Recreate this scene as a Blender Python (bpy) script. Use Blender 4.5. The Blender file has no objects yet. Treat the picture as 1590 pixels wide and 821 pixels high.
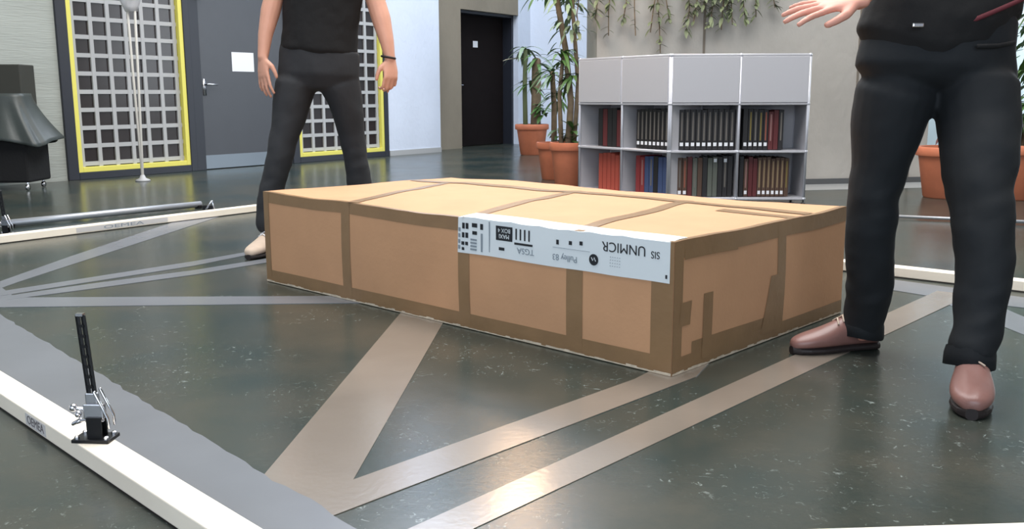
import bpy, bmesh, math, random
from mathutils import Vector, Matrix, noise
random.seed(7)
C = bpy.context.scene.collection
PI = math.pi
V = Vector
# ------------------------------------------------------------------ camera
F, PITCH, ROLL, CH = 1462.5, .1766, -.0034, .80
fwd = V((0, math.cos(PITCH), -math.sin(PITCH))); rt0 = V((1, 0, 0)); up0 = rt0.cross(fwd)
rt = math.cos(ROLL)*rt0 + math.sin(ROLL)*up0; up = -math.sin(ROLL)*rt0 + math.cos(ROLL)*up0
cd = bpy.data.cameras.new('camera'); cam = bpy.data.objects.new('camera', cd); C.objects.link(cam)
m = Matrix(((rt.x, up.x, -fwd.x, 0), (rt.y, up.y, -fwd.y, 0), (rt.z, up.z, -fwd.z, CH), (0, 0, 0, 1)))
cam.matrix_world = m
cd.sensor_width = 36; cd.lens = 36*F/1590; cd.clip_start = .05; cd.clip_end = 200
bpy.context.scene.camera = cam
def ray(u, v): return rt*((u-795)/F) + up*((410.5-v)/F) + fwd
def gp(u, v, z=0.0):                       # photo measurement -> point on the horizontal plane z
    d = ray(u, v); t = (z-CH)/d.z; return V((d.x*t, d.y*t, z))
def at(u, v, Y):                           # photo measurement -> point at distance Y
    d = ray(u, v); t = Y/d.y; return V((d.x*t, Y, CH+d.z*t))
# ------------------------------------------------------------------ light
sc = bpy.context.scene
sc.view_settings.view_transform = 'Standard'; sc.view_settings.look = 'None'
sc.view_settings.gamma = 1; sc.view_settings.exposure = 0.0
w = bpy.data.worlds.new('world'); sc.world = w; w.use_nodes = True
w.node_tree.nodes['Background'].inputs[0].default_value = (.72, .86, 1, 1)
w.node_tree.nodes['Background'].inputs[1].default_value = 1.0
def area(name, loc, rot, sx, sy, power, col):
    l = bpy.data.lights.new(name, 'AREA'); l.shape = 'RECTANGLE'; l.size = sx; l.size_y = sy; l.energy = power; l.color = col
    o = bpy.data.objects.new(name, l); C.objects.link(o); o.location = loc; o.rotation_euler = rot; return o
area('skylight', (0.3, 4.6, 6.3), (0, 0, 0), 7, 7, 900, (1, .97, .93))
area('rear_window_daylight', (-1.5, -4.6, 2.6), (math.radians(84), 0, 0), 8, 3.6, 300, (.78, .88, 1))
area('back_skylight', (-.5, 12.2, 6.2), (0, 0, 0), 5, 3.0, 520, (.8, .88, 1))
area('side_window_daylight', (7.6, 10.5, 2.4), (math.radians(90), 0, math.radians(80)), 4, 3.5, 260, (.85, .93, 1))
# ------------------------------------------------------------------ materials
def lin(c): return tuple(((x/255)/12.92 if x/255 <= .04045 else ((x/255+.055)/1.055)**2.4) for x in c)
MATS = {}
def mat(name, rgb, rough=.6, metal=0, bump=0, bscale=40, var=.0, vscale=6, spec=.5, trans=0, alpha=1, coat=0, stretch=(1, 1, 1)):
    if name in MATS: return MATS[name]
    M = bpy.data.materials.new(name); M.use_nodes = True; nt = M.node_tree; b = nt.nodes['Principled BSDF']
    c = (*lin(rgb), 1); b.inputs['Base Color'].default_value = c
    b.inputs['Roughness'].default_value = rough; b.inputs['Metallic'].default_value = metal
    b.inputs['Specular IOR Level'].default_value = spec; b.inputs['Transmission Weight'].default_value = trans
    b.inputs['Alpha'].default_value = alpha; b.inputs['Coat Weight'].default_value = coat
    tc = nt.nodes.new('ShaderNodeTexCoord'); mp = nt.nodes.new('ShaderNodeMapping'); mp.inputs['Scale'].default_value = stretch
    nt.links.new(tc.outputs['Object'], mp.inputs[0])
    if var > 0:
        n = nt.nodes.new('ShaderNodeTexNoise'); n.inputs['Scale'].default_value = vscale; n.inputs['Detail'].default_value = 6
        r = nt.nodes.new('ShaderNodeValToRGB'); r.color_ramp.elements[0].position = .3; r.color_ramp.elements[1].position = .7
        r.color_ramp.elements[0].color = (*[x*(1-var) for x in c[:3]], 1); r.color_ramp.elements[1].color = (*[min(1, x*(1+var)) for x in c[:3]], 1)
        nt.links.new(mp.outputs[0], n.inputs['Vector']); nt.links.new(n.outputs[0], r.inputs[0]); nt.links.new(r.outputs[0], b.inputs['Base Color'])
    if bump > 0:
        n = nt.nodes.new('ShaderNodeTexNoise'); n.inputs['Scale'].default_value = bscale; n.inputs['Detail'].default_value = 5
        bp = nt.nodes.new('ShaderNodeBump'); bp.inputs['Strength'].default_value = bump; bp.inputs['Distance'].default_value = .01
        nt.links.new(mp.outputs[0], n.inputs['Vector']); nt.links.new(n.outputs[0], bp.inputs['Height']); nt.links.new(bp.outputs[0], b.inputs['Normal'])
    MATS[name] = M; return M
def floor_mat():
    M = bpy.data.materials.new('green_marble'); M.use_nodes = True; nt = M.node_tree; b = nt.nodes['Principled BSDF']; N = nt.nodes.new; L = nt.links.new
    tc = N('ShaderNodeTexCoord')
    n1 = N('ShaderNodeTexNoise'); n1.inputs['Scale'].default_value = 1.6; n1.inputs['Detail'].default_value = 8; n1.inputs['Roughness'].default_value = .65
    r1 = N('ShaderNodeValToRGB'); e = r1.color_ramp.elements; e[0].position = .33; e[0].color = (.021, .038, .037, 1); e[1].position = .7; e[1].color = (.066, .063, .048, 1)
    n2 = N('ShaderNodeTexNoise'); n2.inputs['Scale'].default_value = 42; n2.inputs['Detail'].default_value = 6; n2.inputs['Roughness'].default_value = .7; n2.inputs['Distortion'].default_value = 1.2
    r2 = N('ShaderNodeValToRGB'); e = r2.color_ramp.elements; e[0].position = .60; e[0].color = (0, 0, 0, 1); e[1].position = .70; e[1].color = (1, 1, 1, 1)
    n3 = N('ShaderNodeTexNoise'); n3.inputs['Scale'].default_value = 2.3; n3.inputs['Detail'].default_value = 2
    r3 = N('ShaderNodeValToRGB'); e = r3.color_ramp.elements; e[0].position = .44; e[0].color = (0, 0, 0, 1); e[1].position = .62; e[1].color = (1, 1, 1, 1)
    mu = N('ShaderNodeMath'); mu.operation = 'MULTIPLY'; mx = N('ShaderNodeMix'); mx.data_type = 'RGBA'
    mx.inputs[7].default_value = (.30, .34, .32, 1)
    for n in (n1, n2, n3): L(tc.outputs['Object'], n.inputs['Vector'])
    L(n1.outputs[0], r1.inputs[0]); L(n2.outputs[0], r2.inputs[0]); L(n3.outputs[0], r3.inputs[0])
    L(r2.outputs[0], mu.inputs[0]); L(r3.outputs[0], mu.inputs[1]); L(mu.outputs[0], mx.inputs[0]); L(r1.outputs[0], mx.inputs[6]); L(mx.outputs[2], b.inputs['Base Color'])
    b.inputs['Specular IOR Level'].default_value = .36
    rr = N('ShaderNodeMapRange'); rr.inputs[3].default_value = .14; rr.inputs[4].default_value = .3; L(n1.outputs[0], rr.inputs[0]); L(rr.outputs[0], b.inputs['Roughness'])
    bp = N('ShaderNodeBump'); bp.inputs['Strength'].default_value = .04; bp.inputs['Distance'].default_value = .01; L(n2.outputs[0], bp.inputs['Height']); L(bp.outputs[0], b.inputs['Normal'])
    return M
def concrete(name, rgb, var=.12, boards=False):
    M = bpy.data.materials.new(name); M.use_nodes = True; nt = M.node_tree; b = nt.nodes['Principled BSDF']; N = nt.nodes.new; L = nt.links.new
    c = lin(rgb); tc = N('ShaderNodeTexCoord'); mp = N('ShaderNodeMapping'); mp.inputs['Scale'].default_value = (.35, .35, 5) if boards else (1, 1, .7)
    n1 = N('ShaderNodeTexNoise'); n1.inputs['Scale'].default_value = 1.4; n1.inputs['Detail'].default_value = 9; n1.inputs['Roughness'].default_value = .6
    r1 = N('ShaderNodeValToRGB'); e = r1.color_ramp.elements; e[0].position = .3; e[1].position = .7
    e[0].color = (*[x*(1-var) for x in c], 1); e[1].color = (*[x*(1+var) for x in c], 1)
    L(tc.outputs['Object'], mp.inputs[0]); L(mp.outputs[0], n1.inputs['Vector']); L(n1.outputs[0], r1.inputs[0]); L(r1.outputs[0], b.inputs['Base Color'])
    b.inputs['Roughness'].default_value = .8
    bp = N('ShaderNodeBump'); bp.inputs['Strength'].default_value = .25; bp.inputs['Distance'].default_value = .02; n2 = N('ShaderNodeTexNoise'); n2.inputs['Scale'].default_value = 18
    L(mp.outputs[0], n2.inputs['Vector']); L(n2.outputs[0], bp.inputs['Height']); L(bp.outputs[0], b.inputs['Normal'])
    return M
M_floor = floor_mat()
M_strip = mat('inlay_stone', (128, 118, 108), .2, spec=.95, var=.10, vscale=3, bump=.03, bscale=60)
M_band = mat('inlay_grey_stone', (112, 115, 121), .26, var=.06, vscale=3)
M_concA = concrete('concrete_grey', (162, 166, 160), .08, True)
M_concC = concrete('concrete_warm', (176, 172, 166), .10)
M_concB = concrete('concrete_brown_shaded', (138, 128, 112), .12)  # brownish concrete, with the shade of the recess put into its colour
M_white = concrete('white_plaster', (215, 222, 236), .04)
M_dark = mat('dark_metal_frame', (38, 41, 50), .45)
M_door = mat('dark_grey_door', (66, 68, 74), .4, var=.03)
M_kick = mat('brushed_steel', (120, 128, 136), .35, metal=.6)
M_yellow = mat('yellow_paint', (228, 218, 104), .5)
M_lat = mat('pale_lattice', (176, 176, 176), .5)
M_glass = mat('dark_glass', (46, 40, 40), .2, spec=.35)
M_steel = mat('steel', (185, 185, 188), .25, metal=1)
M_chrome = mat('chrome', (225, 225, 230), .1, metal=1)
M_black = mat('black_metal', (22, 22, 24), .4, metal=.3)
M_wood = mat('planed_pine', (250, 238, 220), .5, var=.06, vscale=3, stretch=(1, 1, 1), bump=.08)
M_paper = mat('paper', (235, 236, 240), .6)
M_card = mat('cardboard', (198, 151, 113), .75, var=.05, vscale=5, bump=.06, bscale=70)
M_tape = mat('brown_tape', (142, 112, 80), .36, var=.08, vscale=9, bump=.12, bscale=30)
M_tear = mat('torn_liner', (205, 190, 168), .8, var=.2, vscale=40)
M_label = mat('label_white', (222, 230, 234), .45)
M_ink = mat('ink_black', (32, 36, 42), .5)
M_inkg = mat('ink_grey', (135, 146, 156), .5)
M_shelf = mat('grey_powder_coat', (186, 185, 190), .4)
M_terra = mat('terracotta', (196, 116, 84), .7, var=.1, vscale=8, bump=.1)
M_soil = mat('soil', (45, 34, 26), .95, bump=.5, bscale=40)
M_leaf = mat('leaf_green', (78, 112, 58), .45, var=.25, vscale=3)
M_leafb = mat('leaf_pale', (120, 140, 112), .5, var=.25, vscale=3)
M_trunk = mat('bark', (120, 104, 84), .85, var=.2, vscale=20, bump=.4)
M_skin = mat('skin', (214, 158, 134), .5, var=.05, vscale=14, bump=.05, bscale=90)
M_skin2 = mat('skin_rosy', (226, 160, 140), .5, var=.05, vscale=14, bump=.05, bscale=90)
M_shirt = mat('black_cotton', (15, 14, 15), .85, var=.1, vscale=6, bump=.35, bscale=16)
M_jean = mat('dark_denim', (15, 20, 25), .8, var=.2, vscale=5, bump=.3, bscale=9)
M_trou = mat('charcoal_denim', (42, 43, 46), .85, var=.15, vscale=5, bump=.4, bscale=12)
M_maroon = mat('maroon_cloth', (96, 34, 42), .8)
M_leather = mat('brown_leather', (134, 97, 90), .36, var=.12, vscale=10, bump=.1)
M_sole = mat('shoe_sole', (34, 26, 26), .6)
M_suede = mat('tan_suede', (196, 176, 158), .8, var=.08, vscale=20)
M_hair = mat('dark_hair', (40, 30, 24), .6, bump=.5, bscale=60)
M_cover = mat('black_cover_cloth', (56, 62, 60), .42, var=.2, vscale=4, bump=.3, bscale=10)
M_coverd = mat('black_cloth', (16, 16, 18), .85, bump=.2)
M_olive = mat('olive_panel', (52, 52, 46), .7)
M_plastic = mat('cloudy_plastic', (210, 210, 214), .35, alpha=.75)
M_eye = mat('eye_white', (235, 232, 228), .2)
# ------------------------------------------------------------------ helpers
def obj(name, bm, m, parent=None, smooth=False, kind=None, bevel=0):
    me = bpy.data.meshes.new(name)
    bmesh.ops.recalc_face_normals(bm, faces=bm.faces[:])
    bm.to_mesh(me); bm.free(); me.materials.append(m)
    if smooth: me.polygons.foreach_set('use_smooth', [True]*len(me.polygons))
    o = bpy.data.objects.new(name, me); C.objects.link(o)
    if parent: o.parent = parent
    if kind: o['kind'] = kind
    if bevel:
        b = o.modifiers.new('bevel', 'BEVEL'); b.width = bevel; b.segments = 2; b.limit_method = 'ANGLE'
    return o
def tag(o, label, cat, group=None):
    o['label'] = label; o['category'] = cat
    if group: o['group'] = group
    return o
def thing(name, label, cat, loc=(0, 0, 0), rz=0, group=None):
    o = bpy.data.objects.new(name, None); C.objects.link(o); o.location = loc; o.rotation_euler = (0, 0, rz); o.empty_display_size = .1
    return tag(o, label, cat, group)
def nb(): return bmesh.new()
def box(bm, c, s, rot=None):
    c = V(c); vs = []
    for x in (-.5, .5):
        for y in (-.5, .5):
            for z in (-.5, .5):
                p = V((x*s[0], y*s[1], z*s[2]))
                if rot is not None: p = rot @ p
                vs.append(bm.verts.new(c+p))
    for f in ((0, 1, 3, 2), (4, 6, 7, 5), (0, 4, 5, 1), (2, 3, 7, 6), (0, 2, 6, 4), (1, 5, 7, 3)): bm.faces.new([vs[i] for i in f])
    return bm
def prism(bm, pts, z0, z1):
    a = [bm.verts.new((p[0], p[1], z0)) for p in pts]; b = [bm.verts.new((p[0], p[1], z1)) for p in pts]
    bm.faces.new(a[::-1]); bm.faces.new(b); n = len(pts)
    for i in range(n): bm.faces.new((a[i], a[(i+1) % n], b[(i+1) % n], b[i]))
    return bm
def frame_of(d, hint=V((0, 0, 1))):
    d = d.normalized()
    if abs(d.dot(hint)) > .97: hint = V((1, 0, 0)) if abs(d.x) < .9 else V((0, 1, 0))
    s = d.cross(hint).normalized(); u = s.cross(d).normalized(); return s, u
def tube(bm, pts, rad, n=14, hint=V((0, 0, 1)), cap=True, caplen=.6, power=2.0):
    pts = [V(p) for p in pts]; R = []; sp = None
    rad = [r if isinstance(r, (tuple, list)) else (r, r) for r in rad]
    P = list(pts); Q = list(rad)
    if cap:                                       # rounded ends
        d0 = (pts[0]-pts[1]).normalized(); d1 = (pts[-1]-pts[-2]).normalized()
        a = rad[0]; b = rad[-1]; ma = min(a)*caplen; mb = min(b)*caplen
        P = [pts[0]+d0*ma, pts[0]+d0*ma*.7] + P + [pts[-1]+d1*mb*.7, pts[-1]+d1*mb]
        Q = [(a[0]*.3, a[1]*.3), (a[0]*.75, a[1]*.75)] + Q + [(b[0]*.75, b[1]*.75), (b[0]*.3, b[1]*.3)]
    for i, p in enumerate(P):
        d = (P[min(i+1, len(P)-1)]-P[max(i-1, 0)]); s, u = frame_of(d, hint)
        if sp is not None:
            dn = d.normalized(); s = (sp-dn*sp.dot(dn)).normalized(); u = s.cross(dn).normalized()
        sp = s; ring = []
        for k in range(n):
            t = 2*PI*k/n; c, sn = math.cos(t), math.sin(t)
            if power != 2: c = math.copysign(abs(c)**(2/power), c); sn = math.copysign(abs(sn)**(2/power), sn)
            ring.append(bm.verts.new(p + s*c*Q[i][0] + u*sn*Q[i][1]))
        R.append(ring)
    for a, b in zip(R, R[1:]):
        for k in range(n): bm.faces.new((a[k], a[(k+1) % n], b[(k+1) % n], b[k]))
    bm.faces.new(R[0][::-1]); bm.faces.new(R[-1]); return bm
def lathe(bm, prof, c=(0, 0, 0), n=28, ax=None):
    c = V(c); R = []
    for r, z in prof:
        R.append([bm.verts.new(c + V((r*math.cos(2*PI*k/n), r*math.sin(2*PI*k/n), z))) for k in range(n)])
    for a, b in zip(R, R[1:]):
        for k in range(n): bm.faces.new((a[k], a[(k+1) % n], b[(k+1) % n], b[k]))
    bm.faces.new(R[0][::-1]); bm.faces.new(R[-1]); return bm
def ball(bm, c, r, seg=14, sc_=(1, 1, 1)):
    mt = Matrix.Translation(V(c)) @ Matrix.Diagonal((*[r*x for x in sc_], 1)); bmesh.ops.create_uvsphere(bm, u_segments=seg, v_segments=max(6, seg//2+2), radius=1, matrix=mt); return bm
def copy_tree(o, parent=None):
    c = o.copy(); C.objects.link(c)
    if parent: c.parent = parent
    for ch in o.children: copy_tree(ch, c)
    return c
def remeshed(name, bm, m, parent, voxel=.008, smooth=6):
    me = bpy.data.meshes.new('tmp'); bmesh.ops.recalc_face_normals(bm, faces=bm.faces[:]); bm.to_mesh(me); bm.free()
    t = bpy.data.objects.new('tmp', me); C.objects.link(t)
    r = t.modifiers.new('r', 'REMESH'); r.mode = 'VOXEL'; r.voxel_size = voxel
    s = t.modifiers.new('s', 'SMOOTH'); s.iterations = smooth; s.factor = .5
    dg = bpy.context.evaluated_depsgraph_get(); dg.update()
    nm = bpy.data.meshes.new_from_object(t.evaluated_get(dg)); bpy.data.objects.remove(t); nm.name = name
    nm.materials.clear(); nm.materials.append(m); nm.polygons.foreach_set('use_smooth', [True]*len(nm.polygons))
    o = bpy.data.objects.new(name, nm); C.objects.link(o)
    if parent: o.parent = parent
    return o
def text_mesh(name, s, size, mtx, m, parent, depth=.0006, xs=1.0):
    cu = bpy.data.curves.new('t', 'FONT'); cu.body = s; cu.size = size; cu.extrude = depth/2; cu.align_x = 'CENTER'; cu.align_y = 'CENTER'
    t = bpy.data.objects.new('t', cu); C.objects.link(t); dg = bpy.context.evaluated_depsgraph_get(); dg.update()
    me = bpy.data.meshes.new_from_object(t.evaluated_get(dg)); bpy.data.objects.remove(t)
    me.transform(mtx @ Matrix.Diagonal((xs, 1, 1, 1))); me.materials.clear(); me.materials.append(m); me.name = name
    o = bpy.data.objects.new(name, me); C.objects.link(o)
    if parent: o.parent = parent
    return o
# ------------------------------------------------------------------ floor and inlays
bm = nb(); box(bm, (0, 5.5, -.06), (18, 22, .12)); obj('floor', bm, M_floor, kind='structure')
def inlay(pts, m, h=.0015, top=0):
    bm = nb(); prism(bm, pts, 0.0002, h); return obj('floor_inlay', bm, m, kind='structure')
def lines(l): return [tuple(p) for p in l]
# grey diagonal band beside the front beam (slightly ragged upper edge)
A0, A1 = V((-2.62, 4.22)), V((.10, 1.215))
n_ = 90; edge = []
for i in range(n_+1):
    t = i/n_; p = A0.lerp(A1, t); e_ = (noise.noise(V((t*14, 0, 0)))*.006+random.uniform(-.004, .004)); edge.append((p.x+e_, p.y+e_))
inlay(edge + [(.536+.709*.55, .539-.706*.55), (.536-.709*4.9, .539+.706*4.9)], M_band, .0026)
inlay([(-2.95, 4.05), (-2.4, 3.75), (-2.0, 3.57), (-2.06, 3.80), (-2.3, 4.10), (-2.62, 4.22)], M_band, .0011)
inlay([(-.545, 1.78), (-.345, 1.78), (-.235, 3.5), (-.415, 3.5)], M_strip, .0016)
inlay([(-.44, 1.78), (-.36, 1.70), (.53, 2.62), (.70, 2.98), (.62, 2.98), (.35, 2.60)], M_strip, .0020)
inlay([(-.30, 1.54), (-.18, 1.54), (1.86, 3.74), (1.76, 3.82)], M_strip, .0018)
inlay([(-2.15, 3.75), (-2.02, 3.57), (-.55, 3.63), (-.55, 3.76)], M_band, .0017)
inlay([tuple(gp(u, v)[:2]) for u, v in ((0, 448), (28, 438), (375, 325), (290, 338), (110, 398), (0, 437))], M_band, .0014)
inlay([tuple(gp(u, v)[:2]) for u, v in ((-20, 463), (140, 438), (300, 413), (380, 397), (470, 384), (470, 380), (380, 392), (300, 406), (140, 431), (-20, 456))], M_band, .0019)
inlay([tuple(gp(u, v)[:2]) for u, v in ((10, 466), (140, 449), (300, 427), (412, 408), (500, 396), (500, 392), (412, 402), (300, 420), (140, 441), (10, 460))], M_band, .0021)
inlay([tuple(gp(u, v)[:2]) for u, v in ((1318, 425), (1370, 432), (1590, 462), (1700, 478), (1700, 500), (1590, 478), (1480, 466), (1370, 448), (1318, 438))], M_band, .0015)
inlay([tuple(gp(u, v)[:2]) for u, v in ((1460, 468), (1520, 462), (1720, 548), (1720, 600), (1590, 520))], M_band, .0012)
inlay([(.70, 7.72), (4.2, 8.34), (4.2, 8.95), (.70, 8.2)], mat('pale_floor_band', (150, 152, 152), .3), .0013)  # paler band of floor along the foot of the right wall
# ------------------------------------------------------------------ walls
WP = V((-4.340, 9.277, 0)); WD = V((.58167, .81343, 0)); WN = V((.81343, -.58167, 0))
RA = Matrix((WD, -WN, V((0, 0, 1)))).transposed()      # columns: along, into wall, up
def wbox(bm, s0, s1, z0, z1, d0, d1):                  # d: distance out of the wall plane into the room (+)
    box(bm, WP + WD*((s0+s1)/2) + WN*((d0+d1)/2) + V((0, 0, (z0+z1)/2)), (s1-s0, d1-d0, z1-z0), RA); return bm
H = 6.6
bm = nb(); wbox(bm, -6, -.02, 0, H, -.3, 0); obj('wall_left', bm, M_concA, kind='structure')
bm = nb(); wbox(bm, -.02, 4.58, 2.9, H, -.3, 0); obj('wall_left_upper', bm, M_concA, kind='structure')
bm = nb(); wbox(bm, -.02, 4.58, 0, 2.9, -.3, -.12); obj('wall_left_front', bm, M_dark, kind='structure')
bm = nb(); wbox(bm, 4.58, 5.68, 0, H, -.4, 0); obj('wall_white', bm, M_white, kind='structure')
bm = nb(); wbox(bm, 4.58, 5.68, 0, .07, 0, .012); obj('baseboard_white', bm, M_lat, kind='structure')
bm = nb(); wbox(bm, 5.68, 6.62, 0, H, -.9, -.35); wbox(bm, 6.62, 8.15, 2.12, H, -.9, -.35); wbox(bm, 6.62, 8.15, 0, 2.12, -.9, -.7); obj('wall_recess', bm, M_concB, kind='structure')
bm = nb(); wbox(bm, 8.15, 13.5, 0, H, -.9, -.35); obj('wall_far', bm, M_white, kind='structure')
# lattice windows
def window(idx, s0, s1, z0, z1, nc, nr, d):
    t = bpy.data.objects.new('window_%d' % idx, None); C.objects.link(t); t['kind'] = 'structure'; t.location = WP + WD*s0
    inv = Matrix.Translation(-t.location)
    bm = nb(); wbox(bm, s0+.03, s1-.03, z0+.03, z1-.03, -.055, -.045); bm.transform(inv); obj('pane', bm, M_glass, t)
    bm = nb(); bw = .041
    for i in range(nc+1):
        x = s0+.03 + (s1-s0-.06)*i/nc; wbox(bm, x-bw/2, x+bw/2, z0, z1, -.045, -.025)
    for j in range(nr+1):
        z = z0+.03 + (z1-z0-.06)*j/nr; wbox(bm, s0, s1, z-bw/2, z+bw/2, -.044, -.027)
    bm.transform(inv); obj('lattice', bm, M_lat, t)
    bm = nb(); f = .05
    wbox(bm, s0-f, s0, z0-f, z1+f, -.05, .02); wbox(bm, s1, s1+f, z0-f, z1+f, -.05, .02); wbox(bm, s0, s1, z0-f, z0, -.05, .02); wbox(bm, s0, s1, z1, z1+f, -.05, .02)
    bm.transform(inv); obj('window_frame', bm, M_yellow, t, bevel=.004)
    bm = nb(); o_ = .11
    wbox(bm, s0-f-o_, s0-f, 0, z1+.2, -.11, .03); wbox(bm, s1+f, s1+f+.08, 0, z1+.2, -.11, .03); wbox(bm, s0-f, s1+f, 0, z0-f, -.11, .03); wbox(bm, s0-f, s1+f, z1+f, z1+.2, -.11, .03)
    bm.transform(inv); obj('outer_frame', bm, M_dark, t, bevel=.004)
window(1, .13, 1.33, .12, 2.66, 6, 14, 0)
window(2, 3.00, 4.42, .12, 2.66, 7, 14, 0)
# grey door in the same wall
t = bpy.data.objects.new('door_1', None); C.objects.link(t); t['kind'] = 'structure'; t.location = WP + WD*1.6; inv = Matrix.Translation(-t.location)
bm = nb(); wbox(bm, 1.58, 2.82, .01, 2.3, -.1, -.02); bm.transform(inv); dl = obj('door_leaf', bm, M_door, t, bevel=.004)
bm = nb(); wbox(bm, 1.60, 2.80, .01, .16, -.02, -.012); bm.transform(inv); obj('kick_plate', bm, M_kick, t)
bm = nb(); wbox(bm, 1.45, 1.58, 0, 2.45, -.1, .02); wbox(bm, 2.82, 2.88, 0, 2.45, -.1, .02); wbox(bm, 1.58, 2.82, 2.3, 2.45, -.1, .02); bm.transform(inv); obj('door_frame', bm, M_dark, t, bevel=.004)
bm = nb(); wbox(bm, 1.62, 1.66, .82, 1.0, -.02, -.012); hc = WP+WD*1.64+V((0, 0, .94)); tube(bm, [hc-WN*.02, hc+WN*.045], [.011, .011], 10); tube(bm, [hc+WN*.04, hc+WN*.04+WD*.13], [.011, .010], 10); bm.transform(inv); obj('door_handle', bm, M_steel, t, smooth=True)
bm = nb(); wbox(bm, 1.52, 1.64, 1.86, 1.89, .02, .05); bm.transform(inv); obj('door_closer', bm, M_chrome, t, bevel=.004)
bm = nb(); wbox(bm, 2.03, 2.34, 1.09, 1.305, -.019, -.017); o = obj('paper_notice', bm, M_paper); tag(o, 'blank white sheet of paper taped on the dark grey door', 'paper')
# brown door in the recess
t = bpy.data.objects.new('door_2', None); C.objects.link(t); t['kind'] = 'structure'; t.location = WP + WD*6.7; inv = Matrix.Translation(-t.location)
M_ddoor = mat('dark_brown_door', (24, 18, 18), .85, spec=.15, var=.1)
bm = nb(); wbox(bm, 6.68, 8.10, .01, 2.08, -.68, -.63); bm.transform(inv); obj('door_leaf', bm, M_ddoor, t, bevel=.004)
bm = nb(); wbox(bm, 6.62, 6.68, 0, 2.12, -.7, -.45); wbox(bm, 8.10, 8.15, 0, 2.12, -.7, -.45); wbox(bm, 6.68, 8.10, 2.08, 2.12, -.7, -.45); bm.transform(inv); obj('door_frame', bm, M_dark, t)
hc = WP+WD*6.82-WN*.63+V((0, 0, .98)); bm = nb(); tube(bm, [hc, hc+WN*.06, hc+WN*.06+WD*.12], [.012]*3, 8); bm.transform(inv); obj('door_handle', bm, M_steel, t, smooth=True)
bm = nb(); wbox(bm, 7.28, 7.40, 1.58, 1.68, -.63, -.625); bm.transform(inv); obj('door_sign', bm, M_paper, t)
# warm concrete wall behind the shelves, its return and the side
Q0 = V((.62, 7.95, 0)); Q0 = V((.655, 8.02, 0)); Q1 = V((3.95, 9.02, 0))
Q0 = gp(1262, 286); Q1 = gp(1410, 280); qd = (Q1-Q0).normalized(); qd = V((.985, .174, 0)).normalized(); Qa = Q0 - qd*2.05; Qb = Q0 + qd*1.12; qn = V((-qd.y, qd.x, 0))
bm = nb(); prism(bm, [Qa, Qb, Qb+qn*.35, Qa+qn*.35], 0, H); obj('wall_right', bm, M_concC, kind='structure')
bm = nb()
for s in (.95, 2.42, 2.98):
    p = Qa+qd*s; prism(bm, [p-qn*.006, p+qd*.02-qn*.006, p+qd*.02, p], 0, H)
obj('trim_1', bm, mat('formwork_seam', (120, 112, 102), .9), kind='structure')
bm = nb(); prism(bm, [Qa-qn*.015, Qb-qn*.015, Qb, Qa], 0, .05); obj('baseboard_right', bm, mat('dark_joint', (84, 86, 88), .8), kind='structure')
# outer shell so light stays in the hall
bm = nb(); box(bm, (-9, 5.5, H/2), (.2, 22, H)); obj('wall_side_left', bm, M_white, kind='structure')
bm = nb(); box(bm, (9, 2.5, H/2), (.2, 16, H)); box(bm, (9, 14.5, 5.6), (.2, 4, 2)); obj('wall_side_right', bm, M_concC, kind='structure')
bm = nb(); box(bm, (0, -5.5, .3), (18, .2, .6)); box(bm, (0, -5.5, 5.6), (18, .2, 2)); box(bm, (-6.5, -5.5, H/2), (5, .2, H)); box(bm, (6.5, -5.5, H/2), (5, .2, H)); obj('wall_rear', bm, M_white, kind='structure')
bm = nb(); box(bm, (0, 16.5, H/2), (18, .2, H)); obj('wall_back', bm, M_white, kind='structure')
bm = nb(); box(bm, (0, -2.2, H), (18, 6.4, .2)); box(bm, (0, 14.8, H), (18, 3.4, .2)); box(bm, (-6.3, 7, H), (5.4, 12.3, .2)); box(bm, (6.5, 7, H), (5, 12.3, .2)); box(bm, (0.2, 9.7, H), (7.6, 1.4, .2))
obj('ceiling', bm, M_concC, kind='structure')
# right hand glazed opening with frame
t = bpy.data.objects.new('window_3', None); C.objects.link(t); t['kind'] = 'structure'; t.location = (5.2, 12.0, 0)
bm = nb()
for x in (-1.6, -.6, .4, 1.4, 2.4, 3.4): box(bm, (x, 0, 1.7), (.06, .08, 3.4))
for z in (.04, 1.7, 3.4): box(bm, (.9, 0, z), (5.06, .08, .08))
obj('window_frame', bm, M_lat, t)
bm = nb(); box(bm, (.9, 0, 1.7), (5.0, .012, 3.3)); obj('pane', bm, mat('bright_frosted_glass', (225, 238, 240), .4, trans=.6), t)
# ------------------------------------------------------------------ cardboard box
TH = .7601; BW, BL, BH = 1.112, 2.122, .391
cb = thing('cardboard_box', 'huge flat cardboard carton sealed with brown tape, lying on the marble floor', 'box', (.4587, 2.6205, .002), PI/2-TH)
def D(p):                                     # gentle dents of a soft carton
    x, y, z = p; k = min(1, z/BH); e = noise.noise(V((x*2.1+3, y*2.1, z*2)))*.014 + noise.noise(V((x*6, y*6+2, z*5)))*.004
    tb = math.sin(PI*max(0, min(1, x/BW)))*math.sin(PI*max(0, min(1, y/BL)))
    zz = z + k*(e*.7 + tb*.008)
    xx = x - .006*math.sin(PI*k)*math.sin(PI*max(0, min(1, y/BL)))*(1 if x < BW/2 else -1) + e*.3*k
    yy = y + .006*math.sin(PI*k)*math.sin(PI*max(0, min(1, x/BW)))*(1 if y > BL/2 else -1) + e*.3*k
    return V((xx, yy, zz))
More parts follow.
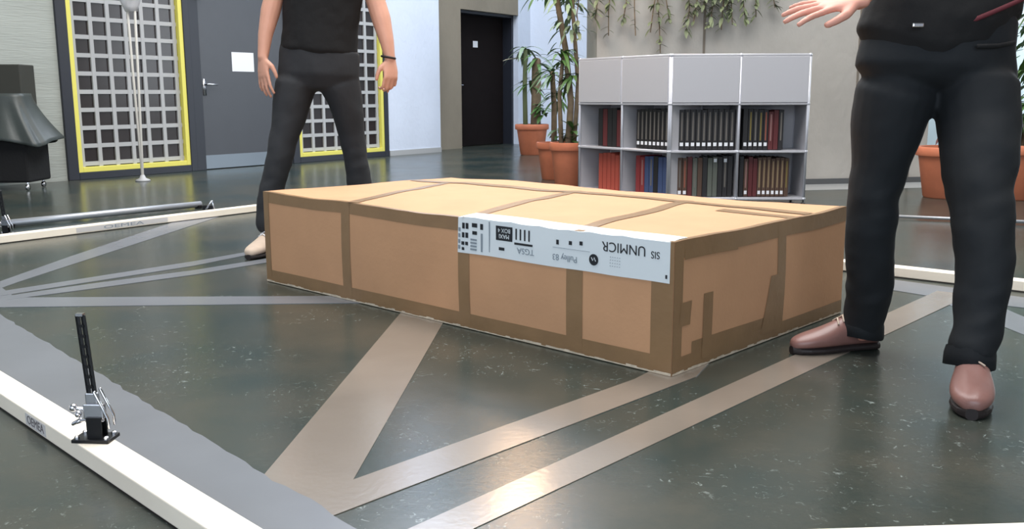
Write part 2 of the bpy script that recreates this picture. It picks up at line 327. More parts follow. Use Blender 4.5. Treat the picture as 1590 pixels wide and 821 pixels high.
def patch(bm, f, u0, u1, v0, v1, off, skew=0, step=.05, taper=0):     # f: 'front' (u=y,v=z) 'side' (u=x,v=z) 'top' (u=x,v=y) 'back' 'left'
    nu = max(1, int(abs(u1-u0)/step)); nv = max(1, int(abs(v1-v0)/step)); G = []
    for i in range(nu+1):
        row = []
        for j in range(nv+1):
            u = u0+(u1-u0)*i/nu; v = v0+(v1-v0)*j/nv; u += skew*(v-v0)
            if taper: u = (u0+u1)/2 + (u-(u0+u1)/2)*(1+taper*(1-j/nv))
            p = {'front': (-off, u, v), 'side': (u, -off, v), 'top': (u, v, BH+off), 'back': (BW+off, u, v), 'left': (u, BL+off, v), 'bottom': (u, v, 0)}[f]
            q = D((max(0, min(BW, p[0])), max(0, min(BL, p[1])), max(0, min(BH, p[2])))) + V((p[0]-max(0, min(BW, p[0])), p[1]-max(0, min(BL, p[1])), p[2]-max(0, min(BH, p[2]))))
            row.append(bm.verts.new(q))
        G.append(row)
    for i in range(nu):
        for j in range(nv): bm.faces.new((G[i][j], G[i+1][j], G[i+1][j+1], G[i][j+1]))
    return bm
bm = nb()
for f, a, b_ in (('front', BL, BH), ('back', BL, BH), ('side', BW, BH), ('left', BW, BH), ('top', BW, BL), ('bottom', BW, BL)): patch(bm, f, 0, a, 0, b_, 0, step=.045)
bmesh.ops.remove_doubles(bm, verts=bm.verts[:], dist=.004); obj('carton', bm, M_card, cb, smooth=False)
def tape(*ps, off=.0012):
    bm = nb()
    for p in ps: patch(bm, p[0], p[1], p[2], p[3], p[4], off, *(p[5:] or ()))
    bmesh.ops.remove_doubles(bm, verts=bm.verts[:], dist=.0018)
    return obj('tape', bm, M_tape, cb)
tape(('front', 0, BL, BH-.045, BH), ('top', 0, .016, 0, BL), off=.0010)
tape(('front', 0, BL, 0, .055), off=.0010)
tape(('side', 0, BW, BH-.05, BH), ('top', 0, BW, 0, .02), off=.0013)
tape(('side', 0, BW, 0, .05), off=.0013)
tape(('side', .1, .6, .035, .085, .0), off=.0008)
tape(('left', 0, BW, BH-.05, BH), off=.001)
tape(('back', 0, BL, BH-.05, BH), off=.001)
tape(('front', 0, .075, 0, BH), ('side', 0, .045, 0, BH), off=.0017)
tape(('front', 1.505, 1.56, 0, BH), off=.0017)
tape(('front', .83, .885, 0, BH), off=.0017)
tape(('front', .33, .395, 0, BH), off=.0017)
tape(('front', BL-.04, BL, 0, BH), off=.0017)
tape(('side', .595, .65, 0, BH), off=.0018)
tape(('side', .505, .60, .03, .22, .25), off=.0022)
tape(('side', .155, .205, .02, .22), off=.0022)
tape(('side', .03, .085, .14, .21, .1), off=.0024)
tape(('side', .05, .34, .335, .372), off=.0022)
def ttape(u0, v0, u1, v1, w_, off):                 # strip on the top from (x,y) to (x,y)
    bm = nb(); a = V((u0, v0)); b = V((u1, v1)); d = (b-a); n = V((-d.y, d.x)).normalized()*w_/2; k = max(2, int(d.length/.05)); L_ = []
    for i in range(k+1):
        p = a+d*i/k; row = []
        for s in (-1, 1):
            q = p+n*s; qq = D((q.x, q.y, BH)); row.append(bm.verts.new(qq+V((0, 0, off))))
        L_.append(row)
    for r0, r1 in zip(L_, L_[1:]): bm.faces.new((r0[0], r0[1], r1[1], r1[0]))
    return obj('tape', bm, M_tape, cb)
ttape(0.0, 1.49, .86, 1.86, .05, .0020); ttape(0.0, .84, .9, 1.10, .05, .0020); ttape(0.0, .36, .9, .54, .05, .0020)
ttape(.84, BL-.02, .86, .02, .06, .0026)
tape(('top', .70, .76, 0, .30), off=.0018)
bm = nb()                                            # pale torn paper along the bottom edges
for f, L_ in (('front', BL), ('side', BW)):
    k = int(L_/.02)
    for i in range(k):
        u = i*L_/k; h0 = .004+.006*random.random()
        patch(bm, f, u, u+L_/k, .001, h0, .003, step=1)
obj('torn_edge', bm, M_tear, cb)
# the label, folded over the front top edge
bm = nb(); patch(bm, 'front', .012, .885, .272, BH, .0030, step=.04); patch(bm, 'top', -.003, .085, .012, .885, .0030, step=.04)
bmesh.ops.remove_doubles(bm, verts=bm.verts[:], dist=.003)
lab = obj('shipping_label', bm, M_label, cb); lab['label'] = 'white printed label folded over the top edge'
# text lies on the front plane: the writing is upside down in the photo
def lab_m(y, z, off=.0042):                          # local text x -> +y (reads from right, upside down), text up -> -z
    q = D((0, y, z)); return Matrix(((0, 0, -1, q.x-off), (1, 0, 0, y), (0, -1, 0, q.z), (0, 0, 0, 1)))
def txt(s, y, z, size, xs=1, m=None): return text_mesh('printing', s, size, lab_m(y, z), m or M_ink, lab, xs=xs)
txt('UNMICR', .175, .358, .042, 1.0); txt('SIS', .062, .350, .030, .9)
txt('Pulley 83', .400, .305, .028, 1.0, M_inkg); txt('TGSA', .565, .308, .028, 1.1, M_inkg)
for k in range(4): txt('- - - - -', .205, .326-.009*k, .018, .8, M_inkg)
def marks(name, rects, m, off=.0042, parent=None):
    for y0, y1, z0, z1 in rects:
        q = D((0, (y0+y1)/2, (z0+z1)/2)); bm = nb(); box(bm, (q.x-off, (y0+y1)/2, q.z), (.0008, y1-y0, z1-z0)); obj(name, bm, m, parent or lab)
marks('printed_badge', [(.625, .700, .330, .378)], M_ink)
text_mesh('printing', 'MAXI', .020, lab_m(.662, .345, .0050), M_label, lab); text_mesh('printing', 'BOX 4', .020, lab_m(.662, .364, .0050), M_label, lab)
marks('barcode_bar', [(.548+.019*k, .554+.019*k, .340, .376) for k in range(4)], M_ink)
marks('printed_bar', [(.535, .615, .325, .332)], M_ink)
marks('printed_line', [(.728, .732, .276, .388)], M_inkg)
marks('printed_mark', [(.762, .775, .356, .376), (.79, .815, .362, .376), (.79, .812, .338, .350), (.85, .862, .355, .375), (.832, .845, .355, .375), (.85, .862, .325, .343), (.832, .845, .325, .343), (.85, .864, .300, .312), (.832, .845, .300, .312), (.85, .862, .282, .292), (.66, .685, .298, .308), (.372, .384, .348, .360), (.330, .342, .350, .362), (.425, .435, .345, .360), (.02, .026, .285, .296)], M_ink)
marks('fine_print', [(.79, .82, .285+.011*k, .291+.011*k) for k in range(4)]+[(.762, .770, .282, .345)]+[(.87, .88, .285+.02*k, .298+.02*k) for k in range(4)]+[(.30, .45, .334, .335)], M_inkg)
q = D((0, .285, .311)); bm = nb(); lathe(bm, [(.0175, 0), (.0175, .0009)], n=24); bm.transform(Matrix.Translation((q.x-.0046, .285, q.z)) @ Matrix.Rotation(-PI/2, 4, 'Y')); rd = obj('round_logo', bm, M_ink, lab)
bm = nb(); tube(bm, [(0, -.008, -.004), (0, -.003, .007), (0, .003, -.003), (0, .008, .006)], [.0012]*4, 6); bm.transform(Matrix.Translation((q.x-.0058, .285, q.z))); obj('logo_stroke', bm, M_label, lab)
# ------------------------------------------------------------------ wooden beams
def beam(p0, p1, width, h, label, side=1, name='wooden_beam', chips=()):
    p0 = V((p0[0], p0[1], 0)); p1 = V((p1[0], p1[1], 0)); d = p1-p0; L_ = d.length; rz = math.atan2(d.y, d.x)
    t = thing(name, label, 'beam', p0, rz, 'pale wooden beams framing the floor area')
    bm = nb(); n = 24
    for i in range(n):
        pass
    box(bm, (L_/2, side*width/2, h/2+.004), (L_, width, h)); o = obj('timber', bm, M_wood, t, bevel=.003)
    bm = nb(); box(bm, (L_/2, side*width/2, .002), (L_, width*.96, .004)); obj('dark_base_strip', bm, M_sole, t)  # thin dark strip set in under the timber
    return t, L_
fn = V((.706, .709, 0)); fd = V((.709, -.706, 0))
pF0 = fn*.726 - fd*3.6; pF1 = fn*.726 + fd*(-.95)
pF0 = fn*.726 + fd*(-5.35); pF1 = fn*.726 + fd*(-.72)
tF, LF = beam(pF0, pF1, .07, .042, 'pale wooden beam with a steel clamp and black lettering in the near left corner', 1)
# lettering block on its outer side face
s_ = (gp(55, 660, .022)-pF0).dot(fd)
bm = nb(); box(bm, (s_, -.0006, .024), (.135, .001, .030)); st = obj('stamp', bm, mat('stamp_grey', (206, 202, 200), .6), tF)
text_mesh('lettering', 'OEMEA', .030, Matrix(((1, 0, 0, s_), (0, 0, -1, -.0014), (0, 1, 0, .024), (0, 0, 0, 1))), mat('faded_ink', (96, 90, 92), .6), tF, xs=1.15)
# back left beam
b0 = gp(0, 379); b1 = gp(403, 328.5); dd = (b1-b0).normalized(); bb0 = b0-dd*.85; bb1 = b1+dd*1.0
tB, LB = beam(bb0, bb1, .07, .042, 'pale wooden beam lying across the back left, in front of the grey rail', 1)
s_ = (gp(172, 352)-bb0).dot(dd); bm = nb(); box(bm, (s_, -.0006, .025), (.62, .001, .028)); obj('stamp', bm, MATS['stamp_grey'], tB)
text_mesh('lettering', 'OEMEA', .028, Matrix(((1, 0, 0, s_), (0, 0, -1, -.0014), (0, 1, 0, .024), (0, 0, 0, 1))), M_inkg, tB, xs=3)
r0 = gp(1384, 430); r1 = gp(1590, 454); dr = (r1-r0).normalized()
beam(r0-dr*.75, r1+dr*1.2, .07, .042, 'pale wooden beam behind the legs of the person in brown shoes', 1)
beam((.30, 1.475), (2.2, 1.585), .07, .042, 'pale wooden beam cut by the bottom right edge of the picture', 1)
# ------------------------------------------------------------------ clamps
def clamp(label, loc, rz, handle=.20):
    t = thing('toggle_clamp', label, 'clamp', loc, rz)
    bm = nb(); box(bm, (0, 0, .004), (.085, .055, .008)); obj('base_plate', bm, M_black, t, bevel=.001)
    for x, y in ((-.033, -.018), (-.033, .018), (.033, -.018), (.033, .018)):
        bm = nb(); lathe(bm, [(.006, 0), (.006, .005), (.003, .007)], (x, y, .008), 8); obj('bolt', bm, M_chrome, t)
    bm = nb()
    for y in (-.012, .012): prism(bm, [(-.012, y-.002), (.022, y-.002), (.022, y+.002), (-.012, y+.002)], .006, .055)
    obj('bracket', bm, M_black, t)
    bm = nb(); tube(bm, [(-.03, 0, .045), (0, 0, .05), (.02, 0, .045)], [(.008, .004)]*3, 8); tube(bm, [(-.03, 0, .045), (-.05, 0, .035)], [.006, .005], 8); obj('clamping_arm', bm, M_chrome, t, smooth=True)
    bm = nb(); prism(bm, [(-.020, -.009), (.026, -.009), (.026, .009), (-.020, .009)], .05, .085); prism(bm, [(-.014, -.007), (.014, -.007), (.014, .007), (-.014, .007)], .085, .110); obj('body', bm, M_steel, t, bevel=.003)
    bm = nb(); tube(bm, [(.012, -.013, .115), (.038, -.013, .055), (.040, -.013, .032)], [.0035]*3, 8); tube(bm, [(.012, .013, .115), (.038, .013, .055), (.040, .013, .032)], [.0035]*3, 8); obj('link', bm, M_chrome, t, smooth=True)
    bm = nb(); ball(bm, (-.044, -.004, .075), .009, 10); ball(bm, (-.030, -.010, .062), .008, 10); tube(bm, [(-.044, -.004, .075), (-.02, 0, .07)], [.004, .004], 8); obj('screw', bm, M_chrome, t, smooth=True)
    bm = nb(); h0 = .10; h1 = .10+handle; tl = -.012
    for s in (-1, 1):
        for q in range(1): tube(bm, [(s*.0065, 0, h0), (s*.0065+tl, 0, h1)], [(.0022, .006)]*2, 6)
    k = int(handle/.022)
    for i in range(k+1): box(bm, (tl*i/k, 0, h0+handle*i/k), (.014, .010, .006))
    obj('handle', bm, M_black, t)
    bm = nb(); box(bm, (tl, 0, h1+.002), (.016, .012, .006)); obj('handle_cap', bm, M_steel, t)
    return t
pc = gp(149, 682, .046); clamp('steel clamp with tall black perforated handle on the near left beam', (pc.x, pc.y, .046), math.radians(-4), .185)
pc = gp(8, 352, .046); clamp('steel clamp with upright dark handle at the left end of the grey rail', (pc.x, pc.y, .0), math.radians(-4), .16)
pc = gp(322, 321, .05)
t = thing('hinge_bracket', 'small steel bracket at the far end of the grey rail on the floor', 'bracket', (pc.x, pc.y+.02, 0), 0)
bm = nb(); box(bm, (0, 0, .03), (.07, .05, .06)); obj('block', bm, M_black, t, bevel=.004)
bm = nb(); tube(bm, [(-.01, -.02, .03), (.03, -.02, .09)], [.008, .006], 8); tube(bm, [(.05, -.02, .02), (.035, -.02, .09)], [.006, .006], 8); obj('arm', bm, M_chrome, t, smooth=True)
def rail(p0, p1, r, label):
    p0, p1 = V(p0), V(p1); d = p1-p0; t = thing('metal_rail', label, 'rail', (p0.x, p0.y, 0), math.atan2(d.y, d.x))
    L_ = d.length; bm = nb(); tube(bm, [(0, 0, r+.008), (L_, 0, r+.008)], [r, r], 14, cap=False); obj('tube', bm, mat('matt_aluminium', (175, 178, 184), .4, metal=.5), t, smooth=True)
    for x in (.02, L_-.02):
        bm = nb(); box(bm, (x, 0, .012), (.03, r*2.4, .024)); obj('foot', bm, M_black, t, bevel=.003)
    return t
rail(gp(12, 354), gp(312, 323), .022, 'round grey metal rail on the floor behind the back left beam')
rail(gp(1375, 339), gp(1640, 351), .010, 'thin pale metal rail on the floor in front of the right flowerpots')
# ------------------------------------------------------------------ covered cart and pole stand on the left
cc = at(52, 292, 8.55); cx, cy = -4.50, 8.42
t = thing('covered_trolley', 'black trolley on casters draped with a dark glossy cover beside the left wall', 'trolley', (cx, cy, 0), math.radians(4))
bm = nb(); pts = [(-.36, -.2), (.27, -.2), (.30, .2), (-.36, .2)]; prism(bm, pts, .07, .55); obj('body', bm, M_coverd, t, bevel=.02)
bm = nb(); box(bm, (-.10, .1, .86), (.62, .30, .46)); obj('box_section', bm, M_olive, t, bevel=.01)
bm = nb(); G = []; nu, nv = 60, 14
for j in range(nv+1):
    f_ = j/nv; row = []
    for i in range(nu):
        a = 2*PI*i/nu; hx = .32+.17*f_**1.6; hy = .17+.13*f_**1.3
        c_, s_ = math.cos(a), math.sin(a); c2 = math.copysign(abs(c_)**.55, c_); s2 = math.copysign(abs(s_)**.55, s_)
        wv = .02*f_*math.sin(a*7+1)+.012*f_*math.sin(a*13)
        zb = .84-(.84-.42)*f_ + .035*f_*math.sin(a*3+.6)
        row.append(bm.verts.new((-.08+(hx+wv)*c2+.05*f_*(c_ > 0), (hy+wv)*s2, zb)))
    G.append(row)
for j in range(nv):
    for i in range(nu): bm.faces.new((G[j][i], G[j][(i+1) % nu], G[j+1][(i+1) % nu], G[j+1][i]))
bm.faces.new(G[0])
o = obj('drape', bm, M_cover, t, smooth=True); s = o.modifiers.new('s', 'SOLIDIFY'); s.thickness = .006
for x, y in ((-.33, -.16), (-.06, -.2), (.24, -.17), (.24, .16)):
    bm = nb(); tube(bm, [(x-.012, y, .028), (x+.012, y, .028)], [.026, .026], 14, cap=False); tube(bm, [(x, y, .03), (x, y, .08)], [.010, .010], 8); obj('caster', bm, M_chrome, t, smooth=True)
g = gp(222, 281)
t = thing('pole_stand', 'slender white pole stand with a cloudy plastic bag, before the yellow framed window', 'stand', (g.x, g.y, 0))
bm = nb(); lathe(bm, [(.07, 0), (.07, .012), (.03, .03), (.018, .06)], n=20); obj('base', bm, M_lat, t, smooth=True)
M_wp = mat('white_pole', (214, 210, 202), .5)
for a, b_ in ((0, -.035), (.0, .045)):
    bm = nb(); tube(bm, [(0, 0, .03), (b_*.6, 0, 1.0), (b_, 0, 1.95)], [.013, .012, .012], 10); obj('pole', bm, M_wp, t, smooth=True)
bm = nb(); R = []
for j in range(14):
    z = 1.60+j*.045; r = .035+.10*math.sin(PI*min(1, (j+1)/9)*.5)
    R.append([bm.verts.new((.0+(r*(1+.18*math.sin(5*a+j)))*math.cos(a), (r*.8*(1+.18*math.sin(4*a+2*j)))*math.sin(a), z)) for a in [2*PI*k/20 for k in range(20)]])
for a, b_ in zip(R, R[1:]):
    for k in range(20): bm.faces.new((a[k], a[(k+1) % 20], b_[(k+1) % 20], b_[k]))
bm.faces.new(R[0]); bm.faces.new(R[-1]); obj('plastic_bag', bm, M_plastic, t, smooth=True)
# ------------------------------------------------------------------ shelves
M_tubef = mat('light_steel_tube', (205, 206, 214), .35, metal=.4)
CW, CHT, DEP, FT = .5, .35, .35, .04
def shelf(name, label, loc, rz, flipdoor=()):
    t = thing(name, label, 'shelf', loc, rz, 'grey metal cabinets against the concrete wall')
    xs = [0, CW, 2*CW]; zs = [FT+CHT*k for k in range(4)]; r = .011
    bm = nb()
    for x in xs:
        for y in (0, DEP):
            tube(bm, [(x, y, zs[0]), (x, y, zs[3])], [r, r], 10, cap=False)
    for z in zs:
        for y in (0, DEP): tube(bm, [(0, y, z), (2*CW, y, z)], [r, r], 10, cap=False)
        for x in xs: tube(bm, [(x, 0, z), (x, DEP, z)], [r, r], 10, cap=False)
    for x in xs:
        for y in (0, DEP):
            for z in zs: ball(bm, (x, y, z), .0145, 10)
    obj('tube_frame', bm, M_tubef, t, smooth=True)
    for x in xs:
        for y in (0, DEP):
            bm = nb(); lathe(bm, [(.018, 0), (.018, .008), (.008, .012), (.008, FT)], (x, y, 0), 10); obj('foot', bm, M_black, t, smooth=True)
    for z in zs:
        bm = nb()
        for k in (0, 1): box(bm, (CW*(k+.5), DEP/2, z), (CW-.02, DEP+.026, .014))
        obj('shelf_panel' if z < zs[3] else 'top_panel', bm, M_shelf, t, bevel=.002)
    for x in xs:
        bm = nb()
        for k in range(3): box(bm, (x, DEP/2, FT+CHT*(k+.5)), (.008, DEP-.02, CHT-.02))
        obj('side_panel', bm, M_shelf, t)
    bm = nb(); box(bm, (CW, DEP, FT+1.5*CHT), (2*CW-.02, .006, 3*CHT-.02)); obj('back_panel', bm, M_shelf, t)
    for k in (0, 1):
        bm = nb(); box(bm, (CW*(k+.5), -.006, FT+2.5*CHT), (CW-.014, .022, CHT-.018)); d = obj('door', bm, M_shelf, t, bevel=.003)
    return t
SRX, SRY, SRA = 1.1765, 7.0374, -.0296
shelf('metal_shelf', 'grey metal cabinet of two columns facing the viewer, right of the pair', (SRX, SRY, 0), SRA)
la = math.radians(-53); lx, ly = SRX-.012-1.0*math.cos(la), SRY-1.0*math.sin(la)
shelf('metal_shelf', 'grey metal cabinet turned to the left, left of the pair beside the flowerpots', (lx, ly, 0), la)
# binders and books
protos = {}
def binder(w_, h, d, mspine, white, pale):
    key = (round(w_, 3), round(h, 3), round(d, 3), mspine.name, white, pale)
    return key
ORD = ['first', 'second', 'third', 'fourth', 'fifth', 'sixth', 'seventh', 'eighth', 'ninth', 'tenth', 'eleventh', 'twelfth', 'thirteenth', 'fourteenth']
def book(ref, rz, x, z, w_, h, d, color, white, pale, label, grp, lean=0, kind='book'):
    c, s = math.cos(rz), math.sin(rz); y = .06
    loc = (ref[0]+x*c-y*s, ref[1]+x*s+y*c, z)
    t = thing(kind, label, kind.replace('_', ' '), loc, rz, grp); t.rotation_euler = (0, lean, rz)
    bm = nb(); th = .003
    box(bm, (w_/2, .002, h/2), (w_, .004, h)); box(bm, (th/2, d/2, h/2), (th, d, h)); box(bm, (w_-th/2, d/2, h/2), (th, d, h)); obj('cover', bm, color, t, bevel=.001)
    bm = nb(); box(bm, (w_/2, d/2, h/2), (w_-2*th-.001, d-.012, h-.012)); obj('pages', bm, M_paper, t)
    if pale: bm = nb(); box(bm, (w_*.5, -.0008, h*.58), (w_*.28, .0015, h*.70)); obj('spine_strip', bm, pale, t)
    if white: bm = nb(); box(bm, (w_*.5, -.001, white), (w_*.62, .0018, .026)); obj('spine_label', bm, M_paper, t)
    return t
kb = mat('binder_black', (34, 32, 34), .5); kbr = mat('book_brown', (84, 62, 50), .6); kred = mat('book_dark_red', (92, 36, 38), .55); kor = mat('book_orange_red', (176, 78, 62), .6)
kblu = mat('book_blue', (62, 78, 116), .6); kred2 = mat('book_red', (136, 48, 50), .6); kgrn = mat('book_grey_green', (92, 96, 88), .6); ktan = mat('strip_tan', (150, 128, 96), .6); kstr = mat('strip_grey', (112, 106, 100), .6)
kwhi = mat('strip_rust', (150, 84, 66), .6); kpink = mat('strip_rose', (150, 112, 108), .6); kyel = mat('strip_olive', (128, 112, 58), .6)
CN = {kb: 'black', kbr: 'brown', kred: 'dark red', kor: 'orange red', kblu: 'blue', kred2: 'red', kgrn: 'grey green'}
ZU, ZL = FT+CHT+.012, FT+.012
LX, RX = (lx, ly), (SRX, SRY)
def fill(ref, rz, x0, x1, z, spec, rowname, colname, kind='book'):
    n = len(spec); x = x0; pw = (x1-x0)/n
    for i, (c_, wh, pl) in enumerate(spec):
        h = .30-.012*random.random()+(.005 if c_ == kb else -.01*random.random())
        extra = ', low white label' if wh and wh < .1 else (', high white label' if wh else '')
        book(ref, rz, x+.0008, z, pw-.0016, h, .25, c_, wh, pl, '%s item from left in %s, %s compartment: %s %s%s' % (ORD[i], rowname, colname, CN[c_], kind, extra), '%ss in the %s of the %s compartment' % (kind.replace('_', ' '), rowname, colname), 0, kind)
        x += pw
U, Lw = 'upper row', 'lower row'
fill(LX, la, .16, .485, ZU, [(kb, 0, 0), (kred, 0, 0), (kb, 0, 0), (kb, 0, 0), (kred, 0, 0), (kb, 0, 0)], U, 'far left')
fill(LX, la, CW+.10, 2*CW-.015, ZU, [(kb, .04, kstr)]*9, U, 'second', 'binder')
fill(RX, SRA, .03, CW-.015, ZU, [(kb, .04, kstr)]*11, U, 'third', 'binder')
fill(RX, SRA, CW+.045, CW+.345, ZU, [(kb, .04, 0), (kb, .04, kyel), (kb, .04, kstr), (kb, .04, kyel), (kb, .04, kwhi), (kred, 0, kpink), (kred, 0, 0), (kb, 0, kstr)], U, 'far right', 'binder')
fill(LX, la, .17, .46, ZL, [(kor, 0, 0)]*6, Lw, 'far left')
fill(LX, la, CW+.10, 2*CW-.015, ZL, [(kred2, 0, 0), (kred2, 0, kpink), (kblu, 0, 0), (kblu, 0, kstr), (kb, 0, 0), (kblu, 0, 0), (kblu, 0, 0), (kblu, 0, 0)], Lw, 'second')
fill(RX, SRA, .03, CW-.02, ZL, [(kb, 0, 0), (kbr, .03, kstr), (kbr, .03, kwhi), (kred, 0, 0), (kgrn, 0, kstr), (kbr, 0, 0), (kb, 0, 0), (kgrn, 0, 0), (kgrn, .27, 0), (kb, 0, 0), (kb, .27, kstr), (kb, 0, 0)], Lw, 'third')
fill(RX, SRA, CW+.03, CW+.40, ZL, [(kb, 0, 0), (kbr, .03, kpink), (kred, 0, 0), (kred, 0, 0), (kbr, .03, ktan), (kbr, .03, ktan), (kbr, .03, ktan), (kbr, .03, ktan), (kbr, .03, ktan), (kbr, .03, ktan), (kbr, .0, kyel)], Lw, 'far right')
# ------------------------------------------------------------------ plants
def leaf_blade(bm, base, d, L_, w_, droop, n=6, fold=.25):
    d = V(d).normalized(); s, u = frame_of(d); P = []
    for i in range(n+1):
        f_ = i/n; p = V(base) + d*L_*f_ + V((0, 0, -droop*L_*f_*f_)); ww = w_*math.sin(PI*min(1, .12+f_*.88))**.7*(1 if f_ < 1 else .05)
        P.append((bm.verts.new(p+s*ww*.5+u*fold*ww*.4), bm.verts.new(p), bm.verts.new(p-s*ww*.5+u*fold*ww*.4)))
    for a, b in zip(P, P[1:]):
        bm.faces.new((a[0], a[1], b[1], b[0])); bm.faces.new((a[1], a[2], b[2], b[1]))
def pot(t, r, h, ox=0, oy=0):
    bm = nb(); lathe(bm, [(r*.66, 0), (r*.70, .01), (r*.90, h*.80), (r*.91, h*.82), (r, h*.83), (r*1.02, h*.86), (r*1.02, h*.97), (r*.99, h), (r*.90, h), (r*.87, h*.9), (r*.3, h*.88)], (ox, oy, 0), 36); obj('pot', bm, M_terra, t, smooth=True)
    for p in [t.children[-1]]:
        md = p.modifiers.new('e', 'EDGE_SPLIT'); md.split_angle = math.radians(40)
    bm = nb(); lathe(bm, [(r*.86, h*.86), (r*.86, h*.9), (r*.4, h*.93), (.005, h*.935)], (ox, oy, 0), 24); obj('soil', bm, M_soil, t, smooth=True)
def trunk(t, pts, r0, r1, m=None):
    k = len(pts); bm = nb(); tube(bm, pts, [r0+(r1-r0)*i/(k-1) for i in range(k)], 10); obj('trunk', bm, m or M_trunk, t, smooth=True)
def crown(t, c, n, L_, w_, m, up_=.6, droop=.5, name='leaves', seed=1):
    rd_ = random.Random(seed); bm = nb()
    for i in range(n):
        a = rd_.random()*2*PI; e = rd_.uniform(-.25, 1.0)*up_; l = L_*rd_.uniform(.6, 1.1)
        leaf_blade(bm, V(c)+V((0, 0, rd_.uniform(-.08, .05))), (math.cos(a), math.sin(a), e), l, w_, droop*rd_.uniform(.6, 1.4))
    return obj(name, bm, m, t, smooth=True)
def twig_leaves(t, pts, n, L_, w_, m, spread=.15, seed=3):
    rd_ = random.Random(seed); bm = nb()
    for i in range(n):
        f_ = rd_.random()*(len(pts)-1); k = min(len(pts)-2, int(f_)); p = V(pts[k]).lerp(V(pts[k+1]), f_-k)
        a = rd_.random()*2*PI; d = V((math.cos(a), math.sin(a), rd_.uniform(-.9, .3))); q = p+d*spread*rd_.random()
        leaf_blade(bm, q, d, L_*rd_.uniform(.6, 1.2), w_, .6, 4)
    return obj('leaves', bm, m, t, smooth=True)
# far pot with two stout stems
g = gp(826, 238); g.y -= 0
s1 = g.y/12.5; P1 = V((g.x/s1, 12.3, 0)); P1 = gp(826, 240); 
t = thing('potted_yucca', 'terracotta pot with two cane stems, furthest pot before the dark door', 'potted plant', P1, 0, 'plants in terracotta pots')
sP = P1.y/7.0*.7
pot(t, .23, .42)
trunk(t, [(-.09, 0, .38), (-.10, 0, .9), (-.09, 0, 1.42)], .035, .03, mat('green_cane', (98, 108, 74), .7)); trunk(t, [(.05, .02, .38), (.06, .02, .8), (.06, .02, 1.28)], .075, .065)
crown(t, (-.09, 0, 1.42), 16, .30, .06, M_leafb, .5, .7, seed=4); crown(t, (-.02, 0, 1.0), 10, .28, .05, M_leaf, .2, .6, seed=8); crown(t, (.08, .02, 1.3), 12, .3, .05, M_leaf, .5, .5, seed=5); crown(t, (.15, .02, .62), 14, .26, .07, M_leaf, .5, .4, seed=6)
bm = nb(); leaf_blade(bm, (-.12, -.04, 1.30), (-1, -.3, .1), .30, .12, .2); obj('dry_leaf', bm, mat('dry_leaf', (196, 186, 160), .7), t)
# the two front pots left of the shelf
P2 = gp(860, 278); t = thing('potted_dracaena', 'terracotta pot half hidden, left of the larger pot beside the shelf', 'potted plant', P2, 0, 'plants in terracotta pots')
pot(t, .17, .36)
trunk(t, [(0, 0, .33), (.0, 0, .7), (-.02, 0, 1.02)], .03, .025); crown(t, (-.02, 0, 1.03), 34, .30, .035, M_leaf, 1.3, .5, seed=12); crown(t, (.02, 0, .82), 18, .25, .035, M_leaf, .5, .6, seed=13); crown(t, (.05, -.02, .42), 12, .2, .05, M_leaf, .9, .5, seed=15)
P3 = gp(882, 291); t = thing('potted_fig', 'tall leaning fig in the terracotta pot directly beside the grey shelf', 'potted plant', P3, 0, 'plants in terracotta pots')
pot(t, .165, .40)
tp = [(0.0, 0, .38), (.02, 0, .75), (-.03, 0, 1.2), (-.12, .02, 1.7), (-.18, .03, 2.3), (-.16, .03, 2.9)]
trunk(t, tp, .032, .018); trunk(t, [(.05, 0, .38), (.08, -.02, .9), (.03, -.04, 1.5), (-.02, -.06, 2.2), (.0, -.08, 2.8)], .022, .012)
trunk(t, [(-.06, .02, .38), (-.08, .02, .8), (-.05, .02, 1.15)], .022, .016)
crown(t, (-.06, .02, 1.15), 26, .26, .035, M_leaf, 1.0, .6, seed=21); crown(t, (.03, -.03, .95), 20, .20, .04, M_leaf, .6, .7, seed=22); crown(t, (.03, -.03, .48), 16, .2, .05, M_leaf, 1.1, .4, seed=23)
twig_leaves(t, tp[3:], 150, .13, .035, M_leaf, .22, 31); twig_leaves(t, [(.02, -.04, 1.35), (-.02, -.05, 2.0), (.0, -.08, 2.8)], 190, .11, .035, M_leafb, .17, 32)
# right hand pots
for u, v, Yr, lab_, r, h, sd in ((1494, 312, 0, 'terracotta pot of shrubs seen between the legs of the person on the right', .25, .40, 41), (1610, 314, 0, 'terracotta pot of green shrubs at the right edge of the picture', .27, .42, 51)):
    P = gp(u, v); t = thing('potted_shrub', lab_, 'potted plant', P+V((0, .27, 0)), 0, 'plants in terracotta pots'); pot(t, r, h)
    if sd == 51:
        trunk(t, [(0, 0, h*.9), (.02, 0, .8), (-.05, 0, 1.3)], .02, .012); trunk(t, [(.1, 0, h*.9), (.12, 0, .9), (.2, 0, 1.6)], .02, .012)
        twig_leaves(t, [(.08, 0, .55), (.1, 0, .8), (.08, 0, 1.3), (.15, 0, 1.9)], 260, .13, .06, M_leaf, .2, 52)
    else:
        trunk(t, [(0, 0, h*.9), (.02, 0, .6), (.05, 0, .95)], .015, .01); twig_leaves(t, [(0, 0, .43), (.0, 0, .55), (.1, 0, .9)], 60, .10, .04, mat('leaf_reddish', (92, 52, 50), .6), .08, 42)
